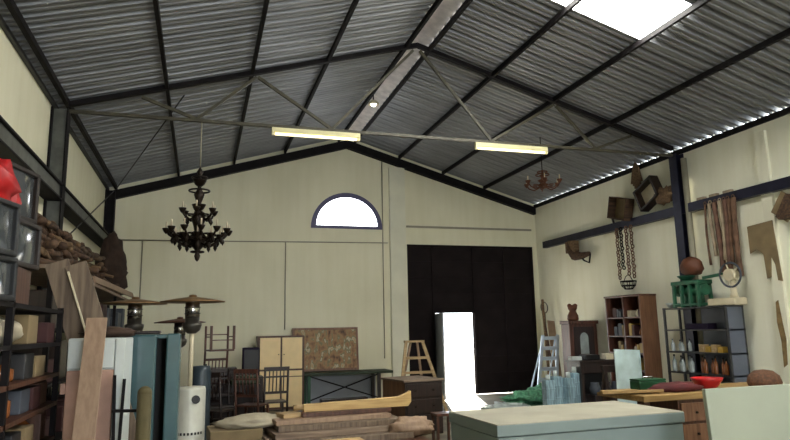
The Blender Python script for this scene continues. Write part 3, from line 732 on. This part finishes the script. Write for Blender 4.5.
o = tag(o.build('panel', 'panel', None, .006), 'large pale greenish white panel standing on edge in front', 'panel', None, (4.745, 4.42, .0), .02); o.rotation_euler.x = -.06
t = thing('sawhorse', 'wooden sawhorse holding up the pale panel', 'sawhorse', (4.95, 4.85, 0))
MB().box(-.45, .45, -.04, .04, .85, .93).build('beam', 'tan', t)
for x in (-.38, .38):
    for s in (-1, 1): MB().bar((x, s * .02, .86), (x, s * .25, 0), .05, .04).build('leg', 'tan', t)

# ------------------------------------------------------------------ by the big door
t = thing('aluminium_ladder', 'bright aluminium step ladder leaning in the door corner', 'ladder', (7.78, 13.55, 0), .0)
a0, a1, b0, b1 = (-.25, 0, 0), (.25, 0, 0), (.16, .30, 1.50), (.56, .30, 1.50)
MB().bar(a0, b0, .075, .035, (0, 1, 0)).build('stile', 'alu', t); MB().bar(a1, b1, .075, .035, (0, 1, 0)).build('stile', 'alu', t)
for i in range(1, 7):
    f = i / 6.3; p = Vector(a0).lerp(Vector(b0), f); q = Vector(a1).lerp(Vector(b1), f)
    MB().bar(p, q, .08, .035, (0, 1, .2)).build('rung', 'alu', t)
MB().bar((-.18, .55, 0), (.2, .34, 1.45), .035, .02, (0, 1, 0)).build('rear_leg', 'alu', t); MB().bar((.30, .55, 0), (.52, .34, 1.45), .035, .02, (0, 1, 0)).build('rear_leg', 'alu', t)
GP = 'pieces propped in the far corner'
lean('pole', (8.32, 14.3, 0), (8.50, 14.75, 2.40), .05, .05, 'scrap2', 'brown wooden pole propped behind the aluminium ladder', 'pole', group=GP)
lean('plank', (8.42, 14.0, 0), (8.62, 14.6, 1.85), .20, .03, 'tan', 'brown plank propped between the aluminium ladder and display cabinet', 'plank', group=GP)
lean('pole', (8.55, 14.4, 0), (8.62, 15.0, 2.25), .045, .045, 'redwood', 'red brown pole propped behind the plank in the corner', 'pole', group=GP)
t = thing('racket', 'grey hooped racket standing up in the far corner', 'racket', (8.60, 14.75, 0), .4, rot=(-.05, .03, .4))
MB().cone((0, 0, 0), (0, 0, 2.05), .018).build('handle', 'girt', t); MB().ring((0, 0, 2.2), .14, .014, 'y').build('hoop', 'girt', t)
# display cabinet
t = thing('display_cabinet', 'red brown cabinet with arched glass door in the corner', 'cabinet', (8.34, 12.75, 0), -.12); t.scale = (.80, 1, .98)
MB().box(-.42, .42, -.02, .40, .06, 1.78).build('body', 'redwood', t, .01)
MB().box(-.46, .46, -.06, .43, 1.78, 1.86).build('cornice', 'redwood', t, .015); MB().box(-.45, .45, -.05, .42, 0, .06).build('plinth', 'darkwood', t)
ar = [(.13 * math.cos(PI * i / 12), 1.46 + .13 * math.sin(PI * i / 12)) for i in range(13)] + [(-.13, 1.1), (.13, 1.1)]
d = MB().plate([[(-.30, .78), (.30, .78), (.30, 1.72), (-.30, 1.72)], ar[::-1]], -.05, -.02, 'y').build('door', 'darkwood', t)
MB().plate([ar], -.035, -.03, 'y').build('glass', 'clear', d)
MB().box(-.30, .30, -.05, -.02, .14, .70).build('lower_door', 'darkwood', t, .006)
t = thing('urn', 'small red brown two lobed urn on top of the display cabinet', 'urn', (8.20, 12.9, 1.825))
MB().lathe([(.11, 0), (.13, .03), (.12, .12), (.09, .18), (.07, .22), (.10, .27), (.11, .33), (.05, .36), (.01, .36)], n=20).build('body', 'copper', t)
for s in (-1, 1): MB().blob((s * .075, 0, .34), (.05, .05, .05), 0).build('lug', 'copper', t)
# dark desk and clutter
t = thing('desk', 'dark wooden desk in front of the display cabinet', 'desk', (7.50, 11.15, 0), -.05)
MB().box(-.48, .45, -.28, .30, 1.0, 1.04).build('desktop', 'darkwood', t, .008)
MB().box(-.45, .42, -.25, .28, .80, 1.0).build('drawer_box', 'darkwood', t, .006)
for x in (-.42, .39):
    for y in (-.22, .25): MB().bar((x, y, 0), (x, y, .80), .06, .06).build('leg', 'darkwood', t)
MB().box(-.42, .39, .23, .26, .2, .8).build('back_panel', 'black', t)
tag(MB().box(-.17, .15, -.12, .12, 0, .10).build('case', 'black', None, .015), 'flat black case lying on the dark desk', 'case', None, (7.38, 11.1, 1.042))
tag(MB().box(-.09, .09, -.08, .08, 0, .11).build('box', 'ivory', None, .006), 'small ivory box on the dark desk by the bookcase', 'box', None, (7.78, 11.1, 1.042))
tag(MB().box(-.12, .1, -.08, .08, 0, .07).build('tin', 'white', None, .008), 'small white tin on the dark desk by the display cabinet', 'tin', None, (7.08, 11.15, 1.042))
for i, (x, y, lab) in enumerate(((7.28, 10.85, 'grey round pot on the crate under the dark desk, by the blue panes'), (7.52, 10.85, 'grey round pot on the crate under the dark desk, middle one'), (7.76, 10.85, 'grey round pot on the crate under the dark desk, by the metal sheet'))):
    t = MB().lathe([(.07, 0), (.10, .06), (.105, .12), (.08, .2), (.085, .23), (.07, .23), (.01, .05)], n=20)
    tag(t.build('pot', 'slate'), lab, 'pot', 'pots under the desk', (x, y, .40))
tag(MB().box(-.36, .36, -.2, .2, 0, .40).build('crate', 'darkwood', None, .01), 'dark crate under the desk carrying three grey pots', 'crate', None, (7.52, 10.88, 0))
for i, (x, y, h_) in enumerate(((6.36, 11.0, .80), (6.58, 11.1, .86), (6.80, 11.0, .83), (7.0, 11.1, .92))):
    t = thing('carboy', 'tall pale blue plastic container, number %d in its row from the doorway' % (i + 1), 'container', (x, y, 0), .1 * i, 'pale blue containers beside the dark desk')
    b = MB().box(-.095, .095, -.095, .095, 0, h_ * .88)
    for q in range(3): b.box(-.101, .101, -.101, .101, h_ * (.15 + .25 * q), h_ * (.2 + .25 * q))
    b.build('body', 'blueglass', t, .02); MB().cone((0, 0, h_ * .88), (0, 0, h_), .045, .04, 14).build('neck', 'plastic', t)
o = MB()
tag(MB().box(-.85, .85, -.75, .75, 0, .09).build('rug', 'sackcloth', None, .04), 'rolled out brown rug folded on the floor before the door', 'rug', None, (7.05, 12.35, 0), .2)
o = MB().blob((0, 0, .06), (.70, .45, .19), .6, 3.5, 5, 44, 24, flat=0).blob((.55, .40, .10), (.45, .35, .22), .6, 4, 6, 36, 20, flat=0)
tag(o.build('netting', 'net'), 'heap of green netting on the brown rug', 'netting', None, (6.95, 12.6, .092))
o = MB().blob((0, 0, .03), (.50, .30, .09), .6, 4, 15, 36, 18, flat=0)
tag(o.build('plastic_sheet', 'plastic'), 'crumpled white plastic sheet on the floor toward the doorway, beside the green netting', 'sheet', None, (6.12, 12.30, .03))
t = thing('metal_sheet', 'bright galvanised metal sheet leaning behind the tan bench', 'sheet', (6.35, 8.55, 0), -.15, rot=(-.10, .05, -.15))
MB().box(-.21, .21, -.006, .006, 0, 1.33).build('face', 'galv', t); MB().box(-.215, -.2, -.02, .0, 0, 1.33).box(.2, .215, -.02, 0, 0, 1.33).build('folded_edge', 'galv', t)
t = thing('trestle', 'dark wooden trestle propping up the metal sheet', 'trestle', (6.4, 8.95, 0))
MB().box(-.25, .25, -.03, .03, 1.0, 1.07).build('beam', 'darkwood', t)
for x in (-.2, .2):
    for s in (-1, 1): MB().bar((x, 0, 1.02), (x, s * .2, 0), .05, .035).build('leg', 'darkwood', t)

# bookcase
t = thing('bookcase', 'tall brown bookcase with open shelves against the wall', 'bookcase', (8.43, 10.82, 0), 0)
D, W, H = .40, 1.15, 2.28
MB().box(0, D, 0, .03, 0, H).build('side_panel', 'sidewood', t, .004); MB().box(0, D, W - .03, W, 0, H).build('side_panel', 'redwood', t, .004)  # near side paler: light falling on it put into the wood colour
MB().box(D - .02, D, .03, W - .03, 0, H).build('back_panel', 'redwood', t); MB().box(-.02, D, -.02, W + .02, H, H + .04).build('cornice', 'redwood', t, .01)
MB().box(.01, D - .02,   .55, .575, .05, H).build('divider', 'redwood', t)
bs = (.05, .42, .78, 1.12, 1.46, 1.84)
for z in bs: MB().box(.01, D - .02, .03, W - .03, z, z + .025).build('shelf', 'redwood', t)
nn = ['lowest', 'second', 'third', 'fourth', 'fifth', 'highest']
for i, z in enumerate(bs):
    y = .06; j = 0
    while y < W - .16:
        r = random.random(); w_ = random.uniform(.05, .13)
        if y < .57 < y + w_ + .03: y = .59
        h_ = random.uniform(.12, .26)
        if r < .55:
            mtl, nm = random.choice((('ochre', 'ochre'), ('maroon', 'maroon'), ('slate', 'grey'), ('cardboard', 'brown'), ('cloth', 'cream')))
            tag(MB().box(-.11, .11, 0, w_, 0, h_).build('book', mtl, None, .003), '%s spined book on the %s bookcase shelf, number %d from the bench side' % (nm, nn[i], j + 1), 'book', 'things on the bookcase', (8.42 + .17, 10.82 + y, z + .026))
        else:
            mtl, nm = random.choice((('copper', 'copper'), ('ivory', 'ivory'), ('clear', 'glass'), ('amber', 'amber')))
            R_ = w_ * .5
            tag(MB().lathe([(R_ * .7, 0), (R_, h_ * .3), (R_ * .8, h_ * .55), (R_ * .4, h_ * .7), (R_ * .5, h_ * .8), (.01, h_ * .8)], n=14).build('jar', mtl), '%s jar on the %s bookcase shelf, number %d from the bench side' % (nm, nn[i], j + 1), 'jar', 'things on the bookcase', (8.42 + .16, 10.82 + y + R_, z + .026))
        y += w_ + random.uniform(.01, .06); j += 1

# ------------------------------------------------------------------ shelf rack on the right wall
t = thing('shelf_rack', 'grey steel shelf rack with bottles beside the wall column', 'rack', (8.28, 8.5, 0))
for y in (.02, 1.48):
    for x in (.02, .36): MB().box(x - .018, x + .018, y - .018, y + .018, 0, 2.0).build('post', 'girt', t)
for z in (.40, .83, 1.19, 1.58, 1.97): MB().box(0, .38, 0, 1.5, z, z + .025).build('shelf', 'girt', t)
MB().box(.372, .38, .02, .95, .2, 1.97).build('back_panel', 'greypanel', t)
MB().box(.04, .34, .0, .008, .42, 1.97).build('end_panel', 'greypanel', t)
def bottle(m, label, loc, h, r, cat='bottle', group='bottles on the steel rack'):
    t = thing('bottle', label, cat, loc, 0, group)
    MB().lathe([(r * .95, 0), (r, .01), (r, h * .6), (r * .4, h * .76), (r * .35, h * .9), (.002, h * .9)], n=14).build('body', m, t)
    MB().cone((0, 0, h * .89), (0, 0, h), r * .45, n=10).build('cap', 'black', t)
for i in range(6):
    bottle('orange' if i % 2 else 'amber', '%s bottle on the lower rack shelf, number %d from the white panel' % ('orange' if i % 2 else 'amber', i + 1), (8.36 + .05 * (i % 2), 8.68 + i * .115, .857), .26 + .02 * (i % 3), .035)
for i in range(5):
    bottle('clear', 'cloudy glass bottle on the lower rack shelf, number %d from the bookcase' % (i + 1), (8.38 + .06 * (i % 2), 9.92 - i * .11, .857), .30 - .02 * (i % 3), .04)
for i in range(4):
    bottle('clear', 'cloudy glass bottle on the middle rack shelf, number %d from the bookcase' % (i + 1), (8.38 + .06 * (i % 2), 9.92 - i * .12, 1.217), .22 - .02 * (i % 3), .035)
for i in range(4):
    tag(MB().box(-.06, .06, -.055, .055, 0, .10 + .03 * (i % 2)).build('carton', 'pale' if i % 2 else 'ochre', None, .004), '%s carton on the middle rack shelf, number %d from the white panel' % ('pale' if i % 2 else 'ochre', i + 1), 'carton', 'cartons on the steel rack', (8.38, 8.74 + i * .14, 1.217))
tag(MB().box(-.1, .1, -.26, .26, 0, .10).build('tray', 'navy', None, .006), 'navy tray on the upper middle rack shelf', 'tray', None, (8.44, 9.25, 1.607))
for i in range(3):
    tag(MB().box(-.1, .1, -.1, .1, 0, .16 + .05 * i).build('box', ('slate', 'black', 'maroon')[i], None, .006), '%s box on the lowest rack shelf behind the bench' % ('grey', 'black', 'maroon')[i], 'box', 'boxes on the lowest rack shelf', (8.44, 8.75 + i * .4, .427))
ZR = 1.997
t = thing('green_machine', 'green cast iron machine with slatted body on top of the rack', 'machine', (8.47, 9.42, ZR))
MB().box(-.16, .16, -.34, .34, .40, .47).build('top_frame', 'machine', t, .01); MB().box(-.15, .15, -.32, .32, .02, .07).build('base_frame', 'machine', t, .01)
for x in (-.13, .13):
    for y in (-.29, -.1, .1, .29): MB().bar((x, y * 1.05, 0), (x, y, .41), .05, .05).build('upright', 'machine', t)
MB().cone((0, -.34, .30), (0, .34, .30), .10, n=18).build('drum', 'machine', t)
MB().bar((0, -.3, .50), (0, -.75, .53), .04, .05).build('crank_arm', 'machine', t)
MB().lathe([(.06, .47), (.15, .55), (.16, .57), (.05, .5)], (0, .1, 0), 18).build('hopper', 'machine', t)
o = MB().blob((0, 0, .14), (.17, .22, .19), .15, 2.5, 3, flat=0)
tag(o.build('basket', 'copper'), 'rusty red brown dome sitting on the green machine', 'dome', None, (8.44, 9.33, ZR + .57))
t = thing('wheel_machine', 'ivory hand wheel machine beside the green machine', 'machine', (8.46, 8.66, ZR), .1)
MB().box(-.15, .15, -.30, .24, .0, .12).build('base', 'ivory', t, .02)
MB().lathe([(.07, .12), (.05, .2), (.045, .36), (.06, .42), (.01, .42)], (0, -.18, 0), 16).build('column', 'ivory', t)
w_ = MB().ring((-.04, -.18, .50), .20, .018, 'x', 30).build('hand_wheel', 'slate', t)
for i in range(5):
    a = 2 * PI * i / 5; MB().cone((-.04, -.18, .50), (-.04, -.18 + .19 * math.cos(a), .50 + .19 * math.sin(a)), .012, n=8).build('spoke', 'ivory', w_)
MB().cone((-.09, -.18, .50), (.05, -.18, .50), .10, n=22).build('hub', 'ivory', t)
t = MB().lathe([(.07, 0), (.12, .08), (.125, .09), (.01, .03)], n=22)
tag(t.build('bowl', 'white'), 'small white bowl at the end of the rack by the bookcase', 'bowl', None, (8.42, 9.88, ZR))

# ------------------------------------------------------------------ things hanging on the right wall
xg = 8.70
def strap(y, z1, w, m, label, i):
    pts = [(0, .03 * math.sin(3 * u + i), -u * z1) for u in (0, .25, .5, .75, 1)]
    b = MB().tube(pts, w, 7, (1, .9, 1.1, .95, 1.2))
    b.ring((0, 0, .02), .03, .008, 'x', 12, 5)
    tag(b.build('strap', m), label, 'strap', 'straps hanging from the wall girt', (xg, y, 3.83))
for i, (y, L, w, m, lab) in enumerate(((9.14, 1.10, .02, 'rope', 'thin brown cord hanging nearest the wall column'), (9.02, .95, .032, 'strap_pale', 'pale strap hanging second from the wall column'), (8.90, 1.25, .045, 'strap_red', 'red brown strap hanging third from the wall column'), (8.80, 1.05, .04, 'strap_pale', 'pale thick strap hanging fourth from the wall column'), (8.71, 1.30, .045, 'strap_red', 'long red brown strap hanging fifth from the wall column'), (8.62, 1.15, .035, 'rope', 'brown rope hanging sixth from the wall column'), (8.50, 1.35, .045, 'rope', 'thick grey brown rope hanging nearest the torn sheet'))):
    strap(y, L, w, m, lab + ' on the girt', i)
for i, y in enumerate((9.28, 8.98, 8.66)):
    tag(MB().box(-.04, .04, -.09, .09, 0, .05).build('clip', 'strap_pale', None, .01), 'pale clip lying on the girt, number %d from the wall column' % (i + 1), 'clip', 'clips on the girt', (8.77, y, 3.947))
# torn sheet and rust run on the wall
sh = [(8.36, 3.30), (7.86, 3.33), (7.80, 2.34), (7.88, 2.36), (7.90, 2.62), (7.96, 2.75), (8.0, 2.42), (8.08, 2.40), (8.10, 2.80), (8.22, 2.90), (8.36, 2.84)]
tag(MB().plate([sh], 8.783, 8.796, 'x').build('wall_sheet', 'cardboard'), 'torn brown sheet fixed on the white wall beside the straps', 'sheet')
sh = [(7.98, 2.02), (7.93, 2.05), (7.90, 1.70), (7.87, 1.45), (7.90, 1.05), (7.97, 1.0), (7.96, 1.40), (8.0, 1.7)]
tag(MB().plate([sh], 8.787, 8.796, 'x').build('peeling_strip', 'rustrun'), 'narrow brown peeling strip low on the white wall', 'strip')
# lantern box at the edge
t = thing('wooden_lantern', 'brown wooden lantern box hanging on the wall by the pilaster', 'lantern', (8.72, 7.40, 3.50))
MB().plate([[(-.17, -.22), (.17, -.22), (.22, -.16), (.0, .16), (-.22, -.16)]], -.13, .13, 'x').build('body', 'scrap', t)
MB().bar((0, -.03, .14), (0, -.26, -.16), .34, .025, (1, 0, 0)).build('roof', 'cardboard', t); MB().bar((0, .03, .14), (0, .26, -.16), .34, .025, (1, 0, 0)).build('roof', 'cardboard', t)
MB().tube([(0, 0, .15), (.08, 0, .25), (.12, 0, .30)], .008).build('hook', 'steel', t)
# seat-like implement
t = thing('wooden_implement', 'dark curved wooden implement hanging below the girt near the corner', 'implement', (8.70, 13.3, 3.78))
MB().tube([(0, .32, 0), (0, .28, -.22), (0, .12, -.38), (0, -.18, -.42), (0, -.48, -.40)], .085, 8, (.8, 1.3, 1.5, 1, .6)).build('beam', 'scrap', t)
MB().tube([(0, -.1, -.42), (-.03, -.3, -.55), (-.03, -.5, -.62), (0, -.52, -.42)], .02, 6).build('hook_bar', 'steel', t)
MB().box(-.07, .07, .02, .42, -.30, -.02).build('block', 'scrap2', t, .01)
# small crate
t = thing('tilted_crate', 'small brown wooden drawer hung tilted on wall above the girt', 'drawer', (8.66, 11.50, 4.20), 0, rot=(.28, 0, 0))
MB().box(.09, .11, -.28, .28, -.22, .22).build('bottom_panel', 'cardboard', t)
for a in ((-.10, .11, -.30, -.28, -.22, .22), (-.10, .11, .28, .30, -.22, .22), (-.10, .11, -.30, .30, -.24, -.22), (-.10, .11, -.30, .30, .22, .24)): MB().box(*a).build('side', 'scrap', t)
lean('stick', (8.78, 11.98, 4.12), (8.80, 11.82, 3.60), .04, .03, 'darkwood', 'short dark stick hung beside the tilted drawer', 'stick')
# framed box with bundle
t = thing('hanging_tray', 'dark framed wooden tray hung tilted below the roof', 'tray', (8.66, 10.55, 4.33), 0, rot=(-.42, 0, 0))
MB().box(.06, .08, -.26, .26, -.20, .20).build('bottom_panel', 'ivory', t)
for a in ((-.10, .10, -.30, -.25, -.24, .24), (-.10, .10, .25, .30, -.24, .24), (-.10, .10, -.30, .30, -.24, -.20), (-.10, .10, -.30, .30, .20, .24)): MB().box(*a).build('side', 'darkwood', t)
tag(MB().blob((0, 0, 0), (.12, .26, .16), .45, 3, 2).build('straw_bundle', 'scrap2'), 'pale straw bundle hung beside the dark framed tray', 'bundle', None, (8.70, 10.15, 4.22))
lean('stick', (8.78, 10.02, 4.3), (8.80, 9.93, 3.96), .04, .03, 'scrap', 'short brown stick hung between straw bundle and column', 'stick')
o = MB()
for i in range(9):
    a = -1.2 + i * .3; o.tube([(0, 0, .32), (0, .10 * math.sin(a), .16), (.0, .17 * math.sin(a), -.20 - .08 * math.cos(a * 3))], .022, 6, (.8, 1, 1.3))
tag(o.build('dried_bunch', 'scrap2'), 'dried brown bunch hanging from the eaves angle above the trays', 'bunch', None, (8.75, 11.0, 4.80))
# chains
def chain(y, L, label, m='rope'):
    b = MB(); n = int(L / .07)
    for i in range(n): b.ring((.0 if i % 2 else .01, .012 * math.sin(i * 1.9), -.04 - i * .07), .036, .013, 'x' if i % 2 else 'y', 12, 5)
    tag(b.build('chain', m), label, 'chain', 'chains hanging from the girt', (8.68, y, 3.80))
for y, L, lab, m_ in ((11.72, 1.15, 'rusty chain of the hanging group, nearest the far corner', 'rope'), (11.58, .98, 'rusty chain of the hanging group, second from the far corner', 'steel'), (11.40, 1.05, 'rusty chain of the hanging group, third from the far corner', 'strap_red'), (11.24, 1.15, 'rusty chain of the hanging group, nearest the wall column', 'rope')):
    chain(y, L, lab, m_)
t = thing('wire_basket', 'small black wire basket hanging at the foot of the chains', 'basket', (8.70, 11.48, 2.62))
b = MB()
for z, R in ((0, .16), (-.09, .14), (-.16, .08)): b.ring((0, 0, z), R, .012, 'z', 20, 5)
b.build('hoop', 'steel', t)
b = MB()
for i in range(8):
    a = 2 * PI * i / 8; b.tube([(.16 * math.cos(a), .16 * math.sin(a), 0), (.14 * math.cos(a), .14 * math.sin(a), -.09), (.08 * math.cos(a), .08 * math.sin(a), -.16)], .008, 5)
b.build('wire', 'steel', t)
MB().tube([(0, .15, 0), (.0, .08, .1), (0, 0, .14), (0, -.08, .1), (0, -.15, 0)], .009, 6).build('bail', 'steel', t)

# ------------------------------------------------------------------ light
w = bpy.data.worlds.new('sky'); scn.world = w; w.use_nodes = True
bg = w.node_tree.nodes['Background']; bg.inputs['Color'].default_value = (.86, .93, 1, 1); bg.inputs['Strength'].default_value = 5
sun = bpy.data.lights.new('sun', 'SUN'); sun.energy = 40; sun.angle = .01; sun.color = (1, .95, .86)
so = bpy.data.objects.new('sun', sun); col.objects.link(so)
so.rotation_euler = Vector((-.31, -1, -.66)).to_track_quat('-Z', 'Y').to_euler()
al = bpy.data.lights.new('added_doorway_fill', 'AREA'); al.shape = 'RECTANGLE'; al.size = 4.2; al.size_y = 4.2; al.energy = 300; al.color = (.95, .97, 1)  # unseen fill lamp added behind the camera
ao = bpy.data.objects.new('added_doorway_fill', al); col.objects.link(ao); ao.location = (3.5, Y0 - .1, 2.1); ao.rotation_euler = (PI / 2, 0, PI)
ao.rotation_euler = Vector((0, 1, 0)).to_track_quat('-Z', 'Z').to_euler()

# ------------------------------------------------------------------ camera
cd = bpy.data.cameras.new('camera'); cam = bpy.data.objects.new('camera', cd); col.objects.link(cam)
yaw, pitch, roll, F = .298, .1714, -.0191, 632.68
fw = Vector((math.sin(yaw) * math.cos(pitch), math.cos(yaw) * math.cos(pitch), math.sin(pitch)))
r0 = Vector((math.cos(yaw), -math.sin(yaw), 0)); u0 = r0.cross(fw)
r = r0 * math.cos(roll) + u0 * math.sin(roll); u = -r0 * math.sin(roll) + u0 * math.cos(roll)
R = Matrix((r, u, -fw)).transposed().to_4x4(); R.translation = Vector((0, 0, 1.7016)); cam.matrix_world = R
cd.sensor_fit = 'HORIZONTAL'; cd.sensor_width = 36; cd.lens = F * 36 / 790; cd.clip_start = .05; cd.clip_end = 200
scn.camera = cam
scn.view_settings.view_transform = 'Standard'; scn.view_settings.look = 'None'
scn.view_settings.exposure = .52; scn.view_settings.gamma = 1; scn.view_settings.use_curve_mapping = False
